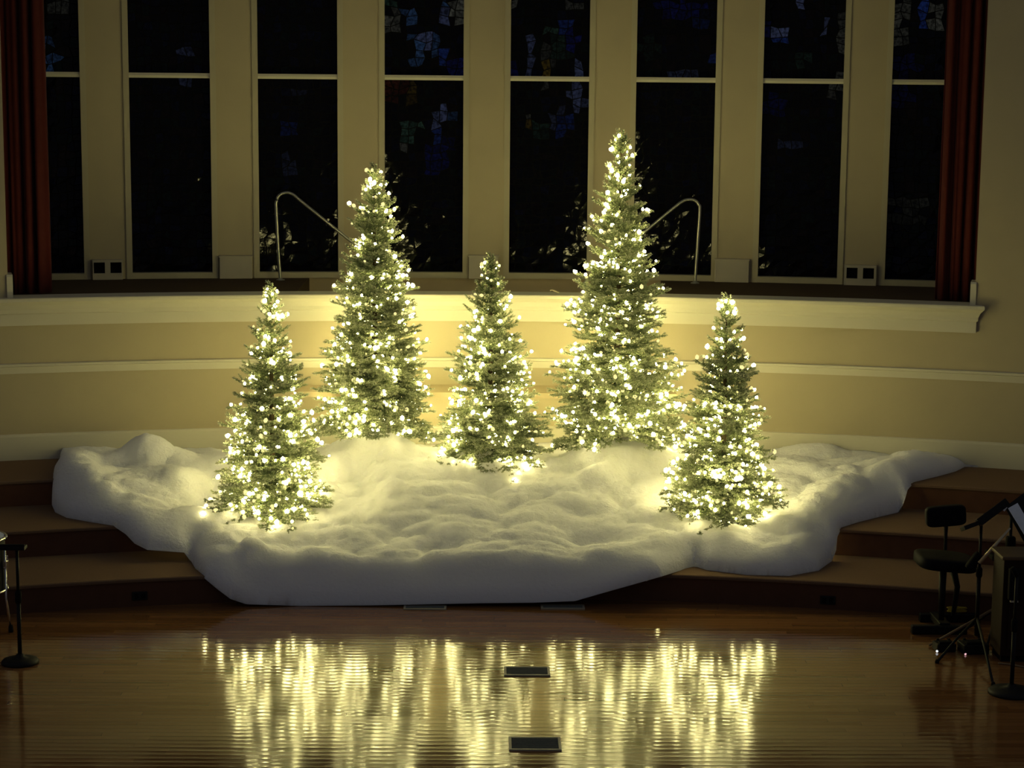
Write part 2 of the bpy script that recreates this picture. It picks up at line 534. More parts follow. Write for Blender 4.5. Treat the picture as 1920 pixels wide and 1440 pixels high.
# coloured glass, by where the photograph shows it: (px, py, rx, ry, colour, strength)
BLUE, SKY, PALE, GRN, AMB, RED, GREY, DEEP = (0.06, 0.16, 0.75), (0.18, 0.42, 0.9), (0.38, 0.48, 0.9), (0.16, 0.36, 0.22), (0.75, 0.48, 0.05), (0.55, 0.12, 0.04), (0.5, 0.5, 0.36), (0.02, 0.03, 0.30)
BLOBS = [
    # first window (beside the curtain)
    (57, 70, 6, 22, GRN, .5), (57, 10, 8, 12, GREY, .35), (110, 8, 14, 12, GREY, .25), (75, 95, 6, 16, SKY, .5), (100, 112, 6, 20, SKY, .5), (86, 76, 10, 5, SKY, .3), (56, 115, 6, 14, GRN, .4),
    # second, third
    (345, 100, 18, 6, PALE, .25), (345, 155, 12, 8, PALE, .2), (557, 175, 14, 8, PALE, .15), (545, 240, 14, 18, BLUE, .2), (540, 310, 10, 20, PALE, .12),
    # fourth window
    (728, 40, 9, 8, GREY, .7), (745, 20, 10, 10, GREY, .6), (728, 8, 8, 8, GRN, .5), (745, 46, 8, 10, GREY, .75), (728, 60, 8, 6, GREY, .5),
    (764, 20, 7, 16, SKY, .7), (768, 42, 5, 12, SKY, .6), (834, 6, 6, 10, SKY, .7), (828, 28, 5, 10, PALE, .6), (858, 24, 11, 14, GREY, .8), (855, 4, 9, 6, GREY, .6), (838, 34, 5, 12, GREY, .5),
    (800, 78, 14, 14, PALE, .75), (820, 80, 11, 22, SKY, .7), (785, 92, 12, 16, SKY, .8), (780, 112, 8, 10, SKY, .6), (826, 108, 5, 12, BLUE, .6), (775, 72, 5, 6, SKY, .5), (855, 125, 14, 14, DEEP, .8),
    (730, 170, 12, 18, RED, .35), (772, 178, 8, 22, AMB, .22), (752, 170, 8, 14, RED, .25), (735, 190, 8, 8, RED, .25),
    (775, 235, 18, 10, GRN, .6), (765, 252, 14, 10, GRN, .55), (790, 236, 8, 8, GRN, .5), (758, 272, 6, 6, GREY, .5),
    (833, 208, 14, 7, PALE, .8), (824, 226, 6, 12, PALE, .5), (848, 222, 8, 5, SKY, .5), (826, 255, 6, 14, BLUE, .45), (815, 300, 22, 30, DEEP, .7), (840, 270, 14, 16, DEEP, .5),
    # fifth window
    (960, 5, 6, 6, GREY, .5), (992, 70, 6, 8, PALE, .6), (996, 92, 6, 10, PALE, .6), (992, 124, 8, 10, PALE, .6), (1032, 56, 6, 6, GRN, .5), (1062, 50, 10, 12, BLUE, .5), (1070, 72, 12, 16, DEEP, .8),
    (1026, 132, 10, 8, AMB, .45), (965, 130, 10, 8, DEEP, .8), (1086, 124, 6, 10, PALE, .6), (1078, 10, 8, 8, GREY, .35), (1050, 90, 20, 24, GRN, .2), (1030, 100, 12, 20, GREY, .15),
    (1080, 172, 10, 10, PALE, .55), (1088, 196, 12, 10, PALE, .6), (1075, 180, 6, 8, PALE, .4), (1036, 230, 10, 8, PALE, .35), (1058, 232, 12, 20, BLUE, .35), (1050, 218, 10, 14, PALE, .25), (1025, 165, 10, 6, GREY, .3), (988, 218, 5, 5, GREY, .5), (990, 236, 8, 6, AMB, .25), (1012, 245, 14, 16, GRN, .2),
    # sixth
    (1275, 15, 50, 14, DEEP, .6), (1310, 40, 16, 10, BLUE, .25), (1215, 90, 24, 14, GRN, .12), (1280, 136, 24, 6, PALE, .2), (1334, 110, 6, 10, BLUE, .4),
    # seventh
    (1506, 10, 6, 12, PALE, .7), (1462, 62, 9, 9, PALE, .75), (1462, 80, 9, 10, BLUE, .7), (1546, 48, 5, 14, PALE, .5), (1540, 56, 6, 8, SKY, .4), (1574, 70, 7, 8, GREY, .5), (1572, 92, 6, 8, GREY, .4), (1572, 138, 6, 8, GREY, .35), (1500, 108, 14, 12, GRN, .18), (1578, 40, 5, 12, GREY, .35),
    (1440, 55, 10, 10, DEEP, .5), (1566, 168, 10, 6, GREY, .35), (1560, 182, 10, 5, GREY, .35), (1450, 200, 20, 20, DEEP, .35), (1480, 275, 24, 8, PALE, .2),
    # eighth
    (1680, 20, 10, 16, GREY, .65), (1698, 14, 5, 18, GREY, .45), (1680, 48, 9, 6, GREY, .6), (1678, 70, 8, 8, GREY, .6), (1698, 62, 5, 14, GREY, .35), (1730, 10, 9, 14, BLUE, .7), (1728, 32, 9, 12, BLUE, .6),
    (1752, 18, 10, 10, GREY, .6), (1750, 44, 9, 10, GREY, .6), (1771, 22, 5, 14, GREY, .6), (1700, 125, 30, 14, DEEP, .35), (1690, 180, 20, 20, DEEP, .3), (1700, 380, 40, 8, GREY, .14), (1700, 410, 40, 14, GREY, .10),
]
rng = random.Random(11)
def piece_tint(px, py):
    best, c = 0.0, None
    for bx, by, rx, ry, colr, s in BLOBS:
        d = ((px - bx) / (rx + 3)) ** 2 + ((py - by) / (ry + 3)) ** 2
        if d < 1 and s > best:
            best, c = s, colr
    if c is None:
        base = rng.choice([(0.004, 0.006, 0.02), (0.004, 0.010, 0.006), (0.010, 0.005, 0.003), (0.003, 0.003, 0.004), (0.003, 0.003, 0.006)])
        k = rng.uniform(0.2, 1.3)
        return tuple(x * k for x in base), False
    k = best * rng.uniform(0.45, 1.1)
    return tuple(x * k for x in c), best >= 0.33

def add_tint(me, cols):
    at = me.color_attributes.new('tint', 'FLOAT_COLOR', 'CORNER')
    i = 0
    for p, c in zip(me.polygons, cols):
        for _ in p.loop_indices:
            at.data[i].color = (*c, 1)
            i += 1

def leaded_sash(parent, ca, z0, z1, name):
    """one sash: irregular pieces of glass between lead cames"""
    nx = 10
    nz = max(3, round((z1 - z0) / 0.066))
    gx = {}
    for i in range(nx + 1):
        for j in range(nz + 1):
            u = -HALF + 2 * HALF * i / nx
            z = z0 + (z1 - z0) * j / nz
            du = rng.uniform(-.32, .32) * 2 * HALF / nx if 0 < i < nx else 0
            dz = rng.uniform(-.32, .32) * (z1 - z0) / nz if 0 < j < nz else 0
            dr = rng.uniform(-.0018, .0018)
            x, y = wpos(ca + u + du, WR + 0.045 + dr)
            gx[i, j] = Vector((x, y, z + dz))
    mid = wpos(ca, WR + 0.045)
    sash = empty(name, (mid[0], mid[1], z0))
    sash.parent = parent
    sash.location = Vector(sash.location) - world_loc(parent)
    rest, rest_c = MB(), []
    for i in range(nx):
        for j in range(nz):
            q = [gx[i, j], gx[i + 1, j], gx[i + 1, j + 1], gx[i, j + 1]]
            c = sum(q, Vector()) / 4
            px, py = project(c)
            t, lit = piece_tint(px, py)
            if lit and py > -10:
                o = MB().add(q, [(0, 1, 2, 3)]).build('glass_piece', M['glass'], sash)
                add_tint(o.data, [t])
            else:
                rest.add(q, [(0, 1, 2, 3)])
                rest_c.append(t)
    o = rest.build('glass_field', M['glass'], sash)
    add_tint(o.data, rest_c)
    o['kind'] = 'stuff'
    cm = MB()
    def strip(a, b, w):
        d = (b - a)
        if d.length < 1e-6:
            return
        nrm = Vector((math.sin(ca), math.cos(ca), 0))
        s_ = d.cross(nrm).normalized() * w
        f_ = -nrm * 0.004
        cm.add([a - s_ + f_, a + s_ + f_, b + s_ + f_, b - s_ + f_, a - s_ + f_ * 0, b - s_ + f_ * 0, a + s_ + f_ * 0, b + s_ + f_ * 0],
               [(0, 1, 2, 3), (4, 0, 3, 5), (1, 6, 7, 2)])
    for i in range(nx + 1):
        for j in range(nz + 1):
            if i < nx and 0 < j < nz:
                strip(gx[i, j], gx[i + 1, j], 0.0035)
            if j < nz and 0 < i < nx:
                strip(gx[i, j], gx[i, j + 1], 0.0035)
    o = cm.build('lead_came', M['lead'], sash)
    o['kind'] = 'stuff'

win_labels = [
    'tall stained glass window half hidden by the curtain over the floor tom side',
    'tall dark stained glass window between the square hole vent plate and a plain plinth cover',
    'tall dark stained glass window behind the bent rail by the second tallest tree',
    'tall stained glass window with a blue hood shape and green leaf patch',
    'tall stained glass window with pale blue petals and an amber square',
    'tall dark stained glass window behind the tallest tree and its bent rail',
    'tall dark stained glass window with two pale blue spots high up',
    'tall stained glass window with grey blocks, beside the curtain on the stool side',
]
for k, ca in enumerate(centers):
    x0, y0 = wpos(ca)
    w = empty(f'window_{k + 1}', (x0, y0, Z_SILL))
    struct(w, win_labels[k], 'window')
    fw = 0.040 / WR
    for s_ in (-1, 1):
        a, b = sorted((ca + s_ * (HALF - 0.0004), ca + s_ * (HALF + fw)))
        MB().arc(WX, WY, [(WR - 0.034, LEDGE), (WR - 0.034, Z_TOP + 0.03), (WR + 0.07, Z_TOP + 0.03), (WR + 0.07, LEDGE)], a, b, 2).build('stile', M['frame'], w)
    MB().arc(WX, WY, [(WR - 0.030, LEDGE), (WR - 0.030, Z_SILL), (WR + 0.07, Z_SILL), (WR + 0.07, LEDGE)], ca - HALF, ca + HALF, 4).build('sill', M['frame'], w)
    MB().arc(WX, WY, [(WR - 0.012, Z_TR - 0.020), (WR - 0.018, Z_TR), (WR - 0.012, Z_TR + 0.020), (WR + 0.07, Z_TR + 0.020), (WR + 0.07, Z_TR - 0.020)], ca - HALF, ca + HALF, 4).build('transom', M['trim'], w)
    leaded_sash(w, ca, Z_SILL, Z_TR - 0.02, 'lower_sash')
    leaded_sash(w, ca, Z_TR + 0.02, Z_TOP + 0.03, 'upper_sash')

# covers at the feet of the pillars
def cover(px0, px1, py0, py1, vent, label, group=None):
    yy = 16.16 if abs((px0 + px1) / 2 - 912) < 500 else 16.0
    xm = on_y((px0 + px1) / 2, (py0 + py1) / 2, yy).x
    yb = win_y(xm) - 0.02
    a, b = on_y(px0, py0, yb), on_y(px1, py1, yb)
    x0, x1, zt = a.x, b.x, a.z
    ang = -math.asin((xm - WX) / WR)
    rt = rotz(ang)
    zb = LEDGE
    c = Vector((xm, yb - 0.03, (zt + zb) / 2))
    root = empty('vent_plate' if vent else 'plinth_cover', (xm, yb, zb))
    tag(root, label, 'vent' if vent else 'cover', group)
    h = zt - zb
    w = x1 - x0
    if vent:
        # plate as bars around two square holes
        hs = 0.088
        zc = zb + h * 0.60
        def bar(xa, xb, za, zb_):
            off = rt @ Vector(((xa + xb) / 2, 0, 0))
            return (c.x + off.x, c.y + off.y, (za + zb_) / 2), (xb - xa, 0.05, zb_ - za)
        pm = MB()
        xs = [-w / 2, -0.022 - hs, -0.022, 0.022, 0.022 + hs, w / 2]
        for xa, xb in ((xs[0], xs[1]), (xs[2], xs[3]), (xs[4], xs[5])):
            cc, dd = bar(xa, xb, zc - hs / 2, zc + hs / 2)
            pm.box(cc, dd, rt)
        for za, zb_ in ((zb, zc - hs / 2), (zc + hs / 2, zt)):
            cc, dd = bar(-w / 2, w / 2, za, zb_)
            pm.box(cc, dd, rt)
        pm.build('plate', M['plate'], root)
        for s_ in (-1, 1):
            off = rt @ Vector((s_ * (0.022 + hs / 2), 0.012, 0))
            MB().box((c.x + off.x, c.y + off.y, zc), (hs, 0.02, hs), rt).build('hole', M['hole'], root)
    else:
        MB().box(c, (w, 0.05, h), rt).build('panel', M['plate'], root, bevel=0.004)
        MB().box((c.x, c.y - 0.003, zt + 0.004), (w + 0.012, 0.056, 0.012), rt).build('cap', M['plate'], root)
cover(176, 232, 486, 520, True, 'cream plate with two square black holes, on the pillar beside the second window')
cover(1582, 1640, 496, 535, True, 'cream plate with two square black holes, on the pillar beside the eighth window')
cover(413, 474, 481, 520, False, 'plain cream box cover at the pillar foot between the second and third windows')
cover(879, 934, 480, 520, False, 'plain cream box cover at the middle pillar foot, behind the smallest tree top')
cover(1340, 1402, 487, 530, False, 'plain cream box cover at the pillar foot between the sixth and seventh windows')

# curtains
def curtain(x0, x1, label):
    n, zs = 90, 26
    vs, fs = [], []
    for j in range(zs + 1):
        z = LEDGE + 0.006 + (5.1 - LEDGE) * j / zs
        for i in range(n + 1):
            u = i / n
            x = x0 + (x1 - x0) * u
            ph = u * 2 * math.pi * 4.2
            d = 0.042 * math.sin(ph) + 0.016 * math.sin(2.3 * ph + 1.0 + 0.25 * z)
            xx = x + 0.012 * math.sin(ph * 1.0 + 0.4 * z)
            vs.append((xx, arc_y(xx, RI) + 0.095 + d, z))
    for j in range(zs):
        for i in range(n):
            a = j * (n + 1) + i
            fs.append((a, a + 1, a + n + 2, a + n + 1))
    mb = MB().add(vs, fs)
    o = mb.build('curtain', M['curtain'], smooth=True)
    sd = o.modifiers.new('thick', 'SOLIDIFY')
    sd.thickness = 0.006
    return tag(o, label, 'curtain')
curtain(3.40, 3.74, 'dark red velvet curtain hanging beside the bare wall end of the ledge')
curtain(-3.66, -3.30, 'dark red velvet curtain hanging beside the window with green strips, over the floor tom')

# bent handrails standing in the loft
def handrail(pts_px, yy, label):
    base = on_y(pts_px[0][0], pts_px[0][1], yy)
    base.z = LEDGE
    P = [base] + [on_y(a, b, yy) for a, b in pts_px[1:]]
    # smooth the bend (Catmull-Rom)
    out = []
    for i in range(len(P) - 1):
        p0, p1, p2, p3 = P[max(i - 1, 0)], P[i], P[i + 1], P[min(i + 2, len(P) - 1)]
        for k in range(6):
            t = k / 6
            out.append(0.5 * ((2 * p1) + (p2 - p0) * t + (2 * p0 - 5 * p1 + 4 * p2 - p3) * t * t + (3 * p1 - p0 - 3 * p2 + p3) * t ** 3))
    out.append(P[-1])
    root = empty('handrail', base)
    tag(root, label, 'handrail')
    MB().tube(out, 0.0125, 10).build('rail_tube', M['pipe'], root, smooth=True)
    MB().lathe(base, [(0.035, 0), (0.035, 0.006), (0.018, 0.012), (0.016, 0.02)], 16).build('floor_flange', M['pipe'], root, smooth=True)
handrail([(526, 526), (522, 470), (518, 395), (518, 378), (524, 366), (537, 361), (550, 365), (563, 376), (610, 414), (690, 478), (760, 535)], 16.0,
         'bent metal handrail in the loft, its slope ending behind the second tallest tree')
handrail([(1303, 530), (1307, 470), (1312, 395), (1310, 384), (1303, 376), (1291, 374), (1279, 378), (1262, 391), (1235, 413), (1160, 475), (1085, 540)], 16.0,
         'bent metal handrail in the loft, its slope ending behind the tallest tree')
# a crumpled scrap lying on the ledge
sp = on_z(1040, 551, LEDGE + 0.006)
sc_ = MB()
vs = []
for i in range(5):
    for j in range(3):
        vs.append((sp.x - 0.035 + 0.0175 * i, sp.y + 0.01 + 0.018 * j, LEDGE + 0.008 + 0.012 * rng.random() + 0.014 * (1 - abs(i - 1) / 3)))
sc_.add(vs, [(i * 3 + j, i * 3 + j + 1, i * 3 + j + 4, i * 3 + j + 3) for i in range(4) for j in range(2)])
so = sc_.build('fabric_scrap', M['brass'])
so.modifiers.new('thick', 'SOLIDIFY').thickness = 0.006
tag(so, 'small crumpled tan scrap lying on the cream ledge beside the tallest tree', 'scrap')

# ------------------------------------------------------------------ artificial snow blanket
TREES = {}
def tree_spot(px, py_tip, yy, base_z):
    tip = on_y(px, py_tip, yy)
    return tip
def snow():
    G = lambda x, y, z: on_z(x, y, z)
    z1, z2, z3 = RISE, 2 * RISE, PLAT
    YF = 12.50
    def V(px, py, y):
        return on_y(px, py, y)
    pts = [G(112, 866, z3), G(101, 885, z3), V(98, 915, 13.72), V(97, 945, 13.66), G(104, 961, z2), G(125, 971, z2), G(170, 979, z2), G(214, 986, z2),
           V(236, 1001, 13.05), V(252, 1018, 12.98), V(276, 1030, 12.93), V(345, 1035, 12.93), G(357, 1050, z1), G(366, 1066, z1), V(384, 1084, 12.53), V(408, 1104, 12.48), V(432, 1122, 12.46), V(462, 1132, 12.47),
           V(560, 1135, YF), V(700, 1134, YF), V(800, 1132, YF), V(900, 1130, YF), V(1000, 1129, YF), V(1078, 1126, YF), V(1130, 1111, 12.50), V(1180, 1097, 12.51), V(1240, 1080, 12.54), G(1285, 1066, z1), G(1303, 1062, z1), G(1325, 1069, z1), G(1400, 1078, z1),
           G(1480, 1080, z1), G(1535, 1070, z1), G(1560, 1052, z1), V(1568, 1030, 13.05), V(1570, 1006, 13.12), G(1578, 989, z2), G(1610, 979, z2), G(1650, 969, z2), G(1688, 960, z2), V(1697, 935, 13.72), V(1702, 917, 13.78), G(1714, 904, z3), G(1760, 893, z3), G(1792, 884, z3), G(1806, 872, z3), G(1815, 862, z3)]
    pts = [Vector((p.x, min(p.y, arc_y(p.x, RW) - 0.026), p.z)) for p in pts]
    P = [(p.x, p.y) for p in pts]
    PZ = [max(p.z, 0.0) for p in pts]
    xr, xl = P[-1][0], P[0][0]
    n = 40
    back = []
    for i in range(n + 1):
        x = xr + (xl - xr) * i / n
        back.append((x, arc_y(x, RW) - 0.022))
    poly = np.array(P + back)
    polyz = np.array(PZ + [PLAT + 0.08] * len(back))
    h = 0.0165
    xs = np.arange(poly[:, 0].min() - 2 * h, poly[:, 0].max() + 2 * h, h)
    ys = np.arange(poly[:, 1].min() - 2 * h, poly[:, 1].max() + 2 * h, h)
    X, Y = np.meshgrid(xs, ys, indexing='ij')
    ins = np.zeros(X.shape, bool)
    dist = np.full(X.shape, 1e9)
    distf = np.full(X.shape, 1e9)
    NX, NY = X.copy(), Y.copy()
    EZ = np.zeros(X.shape)
    nP = len(poly)
    for i in range(nP):
        (ax, ay), (bx, by) = poly[i], poly[(i + 1) % nP]
        cond = ((ay > Y) != (by > Y))
        with np.errstate(divide='ignore', invalid='ignore'):
            xi = (bx - ax) * (Y - ay) / (by - ay) + ax
        ins ^= cond & (X < xi)
        ll = max((bx - ax) ** 2 + (by - ay) ** 2, 1e-12)
        t = np.clip(((X - ax) * (bx - ax) + (Y - ay) * (by - ay)) / ll, 0, 1)
        qx, qy = ax + t * (bx - ax), ay + t * (by - ay)
        d = np.hypot(X - qx, Y - qy)
        m_ = d < dist
        dist[m_] = d[m_]
        NX[m_], NY[m_] = qx[m_], qy[m_]
        if i < len(P) - 1:
            mf = d < distf
            distf[mf] = d[mf]
            EZ[mf] = (polyz[i] + t * (polyz[i + 1] - polyz[i]))[mf]
    keep = ins | (dist < h * 1.5)
    out = keep & ~ins
    X = np.where(out, NX, X)
    Y = np.where(out, NY, Y)
    distf = np.where(ins, distf, np.where(np.hypot(X - NX, Y - NY) < 1e-9, distf - dist, distf))
    distf = np.maximum(distf, 0)
    # support: the steps, rounded off by the thickness of the batting
    rad = np.hypot(X - XC, Y - YC)
    # the batting bridges from nosing to nosing
    S = np.interp(rad, [R1 - 0.16, R1 - 0.02, R1 + 0.05, R2, R3, RW], [0.0, RISE * 0.9, RISE, 2 * RISE, PLAT, PLAT])
    hard = np.where(rad > R3 - 0.006, PLAT, np.where(rad > R2 - 0.006, 2 * RISE, np.where(rad > R1 - 0.006, RISE, 0.0)))
    kk = np.clip(distf / 0.22, 0, 1)
    kk = kk * kk * (3 - 2 * kk)
    S = EZ * (1 - kk) + S * kk
    S = np.where(distf > 0.004, np.maximum(S, hard + 0.004), S)
    wk = keep.astype(float)
    for _ in range(3):                     # the batting rounds every edge off
        num, den = S * wk, wk.copy()
        for ax_ in (0, 1):
            def box(a_):
                acc = a_.copy()
                for k_ in range(1, 5):
                    acc[k_:, :] += a_[:-k_, :] if ax_ == 0 else 0
                    acc[:-k_, :] += a_[k_:, :] if ax_ == 0 else 0
                    if ax_ == 1:
                        acc[:, k_:] += a_[:, :-k_]
                        acc[:, :-k_] += a_[:, k_:]
                return acc
            num, den = box(num), box(den)
        S = np.where(keep, num / np.maximum(den, 1e-9), S)
    S = np.maximum(S, np.where(distf > 0.03, hard - 0.05, 0))
    wroll = 0.27
    q = np.clip(distf / wroll, 0, 1)
    T = np.sqrt(np.maximum(0, 1 - (1 - q) ** 2))
    thick = 0.080 + 0.075 * np.exp(-(np.maximum(distf - 0.10, 0) / 0.22) ** 2)
    Z = np.zeros_like(X)
    N1 = np.zeros_like(X)
    idx = np.argwhere(keep)
    for i, j in idx:
        x, y = X[i, j], Y[i, j]
        wx = x + 0.12 * mnoise.noise((x * 2.1, y * 2.1, 7.7))
        wy = y + 0.12 * mnoise.noise((x * 2.1, y * 2.1, 3.1))
        big = mnoise.noise((wx * 1.7, wy * 2.2, 0.5))
        d1 = mnoise.voronoi((wx * 2.5, wy * 3.6, 0.35))[0]
        d2 = mnoise.voronoi((wx * 5.6 + 3, wy * 8.0, 1.35))[0]
        bil = 1 - min(1.2, d1[0] ** 2) * 1.25
        bil2 = 1 - min(1.2, d2[0] ** 2) * 1.25
        fine = mnoise.fractal((x * 22, y * 26, 1.3), 0.8, 2.1, 4)
        N1[i, j] = 0.045 * big + 0.070 * (bil - 0.6) + 0.034 * (bil2 - 0.6) + 0.0085 * fine
    def bump(px, py, z, amp, sx, sy):
        c = G(px, py, z)
        return amp * np.exp(-((X - c.x) / sx) ** 2 - ((Y - c.y) / sy) ** 2)
    add = bump(270, 850, .68, .17, .20, .11) - bump(200, 880, .60, .10, .17, .09)
    add += bump(140, 880, .60, .05, .13, .12)
    add += bump(470, 1050, .25, .10, .10, .06) - bump(500, 1075, .22, .05, .12, .05)
    add += bump(700, 862, .62, .20, .30, .20) + bump(1165, 866, .62, .14, .36, .22)
    add += bump(1120, 915, .50, .09, .13, .09) + bump(1165, 905, .5, .06, .12, .08)
    add += bump(1540, 850, .62, .07, .3, .15) + bump(1750, 848, .6, .06, .15, .1)
    add -= bump(830, 985, .45, .05, .22, .10) + bump(1110, 985, .42, .06, .16, .08)
    add += bump(620, 905, .5, .07, .12, .1) + bump(330, 920, .5, .06, .15, .1)
    # keep it low at the wall
    dw = np.clip((RW - rad) / 0.35, 0, 1)
    Z = S + T * (thick * (0.55 + 0.45 * dw)) + np.minimum(T, 1) * (N1 * (0.45 + 0.55 * dw) * np.clip(distf / 0.24, 0, 1) ** 1.5 + add)
    Z = np.maximum(Z, S + 0.012 * T)
    Z = np.where(distf < 1e-6, np.maximum(EZ - 0.004, 0.0), Z)
    Z = np.maximum(Z, 0.0)
    vid = -np.ones(X.shape, int)
    vid[keep] = np.arange(keep.sum())
    vs = np.stack([X[keep], Y[keep], Z[keep]], -1)
    a, b, c, d = vid[:-1, :-1], vid[1:, :-1], vid[1:, 1:], vid[:-1, 1:]
    ok = (a >= 0) & (b >= 0) & (c >= 0) & (d >= 0)
    fs = np.stack([a[ok], b[ok], c[ok], d[ok]], -1)
    me = bpy.data.meshes.new('snow_blanket')
    me.from_pydata(vs.tolist(), [], fs.tolist())
    me.validate()
    me.materials.append(M['snow'])
    me.shade_smooth()
    o = bpy.data.objects.new('snow_blanket', me)
    col.objects.link(o)
    sf = lambda x, y: float(Z[int(np.clip(round((x - xs[0]) / h), 0, len(xs) - 1)), int(np.clip(round((y - ys[0]) / h), 0, len(ys) - 1))])
    tag(o, 'fluffy white cotton batting snow draped over the curved steps under the lit trees', 'snow blanket')
    return o, sf
snow_obj, snow_z = snow()

# ------------------------------------------------------------------ lit fir trees
def branch_variant(L, seed):
    """a fir spray along +x: stem, side twigs, needles; returns mesh and twig ends"""
    r = random.Random(seed)
    vs, fs, tp = [], [], []
    tips = []
    curve = r.uniform(0.05, 0.22)
    def stem(x):
        return Vector((x, 0, curve * x * x / max(L, .1) - 0.06 * x))
    def needles(a, b, t0, t1, nl=0.0155, step=0.0042):
        d = b - a
        ln = d.length
        if ln < 1e-4:
            return
        d.normalize()
        up = Vector((0, 0, 1))
        sx = d.cross(up)
        sx = sx.normalized() if sx.length > 1e-3 else Vector((0, 1, 0))
        sy = sx.cross(d)
        n = max(2, int(ln / step))
        for i in range(n):
            t = (i + r.random()) / n
            p = a + (b - a) * t
            tv = t0 + (t1 - t0) * t
            for q in range(2):
                an = r.uniform(0, 2 * math.pi)
                rad = sx * math.cos(an) + sy * math.sin(an) * 0.75
                dr = (d * r.uniform(0.35, 0.9) + rad).normalized()
                sd = dr.cross(rad.cross(d) if q else d).normalized() * r.uniform(0.0026, 0.0038)
                l = nl * r.uniform(0.75, 1.2)
                o = len(vs)
                vs.extend([p - sd * 0.6, p + sd * 0.6, p + dr * l * 0.6 + sd, p + dr * l, p + dr * l * 0.6 - sd])
                fs.append((o, o + 1, o + 2, o + 3, o + 4))
                k = 0.75 + 0.35 * r.random()
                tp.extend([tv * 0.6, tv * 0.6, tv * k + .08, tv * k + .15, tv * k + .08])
        # terminal needles
        for q in range(5):
            rad = Vector((r.uniform(-1, 1), r.uniform(-1, 1), r.uniform(-1, 1)))
            dr = (d * 1.3 + rad * 0.5).normalized()
            sd = dr.cross(Vector((r.uniform(-1, 1), r.uniform(-1, 1), 1))).normalized() * 0.0024
            o = len(vs)
            vs.extend([b - sd * 0.6, b + sd * 0.6, b + dr * nl * 0.6 + sd, b + dr * nl, b + dr * nl * 0.6 - sd])
            fs.append((o, o + 1, o + 2, o + 3, o + 4))
            tp.extend([t1 * .8, t1 * .8, t1, t1 + .1, t1])
    def rod(a, b, w):
        d = (b - a).normalized()
        x = d.cross(Vector((0, 0, 1)))
        x = x.normalized() if x.length > 1e-3 else Vector((0, 1, 0))
        y = d.cross(x)
        o = len(vs)
        for p, ww_ in ((a, w), (b, w * 0.6)):
            for k in range(3):
                an = 2 * math.pi * k / 3
                vs.append(p + (x * math.cos(an) + y * math.sin(an)) * ww_)
                tp.append(0.12)
        for k in range(3):
            k2 = (k + 1) % 3
            fs.append((o + k, o + k2, o + 3 + k2, o + 3 + k))
    ns = max(3, int(L / 0.05))
    for i in range(ns):
        a, b = stem(L * i / ns), stem(L * (i + 1) / ns)
        rod(a, b, 0.004 * (1 - 0.6 * i / ns))
        if (i + 1) / ns > 0.2:
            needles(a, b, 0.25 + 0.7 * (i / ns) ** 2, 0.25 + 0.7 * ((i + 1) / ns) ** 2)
    tips.append(stem(L))
    x = 0.18 * L
    side = 1
    while x < L * 0.97:
        l = min(0.17, 0.42 * (L - x) + 0.035) * r.uniform(0.75, 1.15)
        an = math.radians(r.uniform(38, 58)) * side
        el = r.uniform(-0.15, 0.35)
        d = Vector((math.cos(an), math.sin(an), el)).normalized()
        a = stem(x)
        b = a + d * l + Vector((0, 0, 0.10 * l))
        f0 = 0.10 + 0.5 * (x / L)
        rod(a, b, 0.0022)
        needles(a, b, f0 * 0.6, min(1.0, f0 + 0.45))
        tips.append(b)
        if l > 0.075:
            for s2 in (-1, 1):
                for tt in ((0.45, 0.75) if l > .12 else (0.55,)):
                    a2 = a + (b - a) * tt
                    an2 = an + s2 * math.radians(r.uniform(35, 50))
                    d2 = Vector((math.cos(an2), math.sin(an2), el + r.uniform(-.2, .2))).normalized()
                    b2 = a2 + d2 * l * (1 - tt) * r.uniform(0.75, 1.0)
                    needles(a2, b2, f0 * 0.7, min(1.0, f0 + 0.45))
                    if r.random() < 0.5:
                        tips.append(b2)
        side = -side
        x += r.uniform(0.022, 0.034)
    me = bpy.data.meshes.new('branch')
    me.from_pydata([tuple(v) for v in vs], [], fs)
    at = me.attributes.new('tip', 'FLOAT', 'POINT')
    at.data.foreach_set('value', [max(0.0, min(1.0, t)) for t in tp])
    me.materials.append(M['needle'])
    return me, tips

LENS = [0.09, 0.14, 0.20, 0.27, 0.35, 0.43, 0.52]
VARS = {L: [branch_variant(L, 100 * i + k) for k in range(3)] for i, L in enumerate(LENS)}

def bulb_mesh():
    bm = bmesh.new()
    bmesh.ops.create_icosphere(bm, subdivisions=1, radius=0.0120)
    for v in bm.verts:
        if v.co.z > 0:
            v.co.z *= 1.45
    me = bpy.data.meshes.new('light_bulb')
    bm.to_mesh(me)
    bm.free()
    me.materials.append(M['bulb'])
    me.shade_smooth()
    return me
BULB = bulb_mesh()
BULB_DIM = BULB.copy()
BULB_DIM.materials[0] = M['bulb_dim']

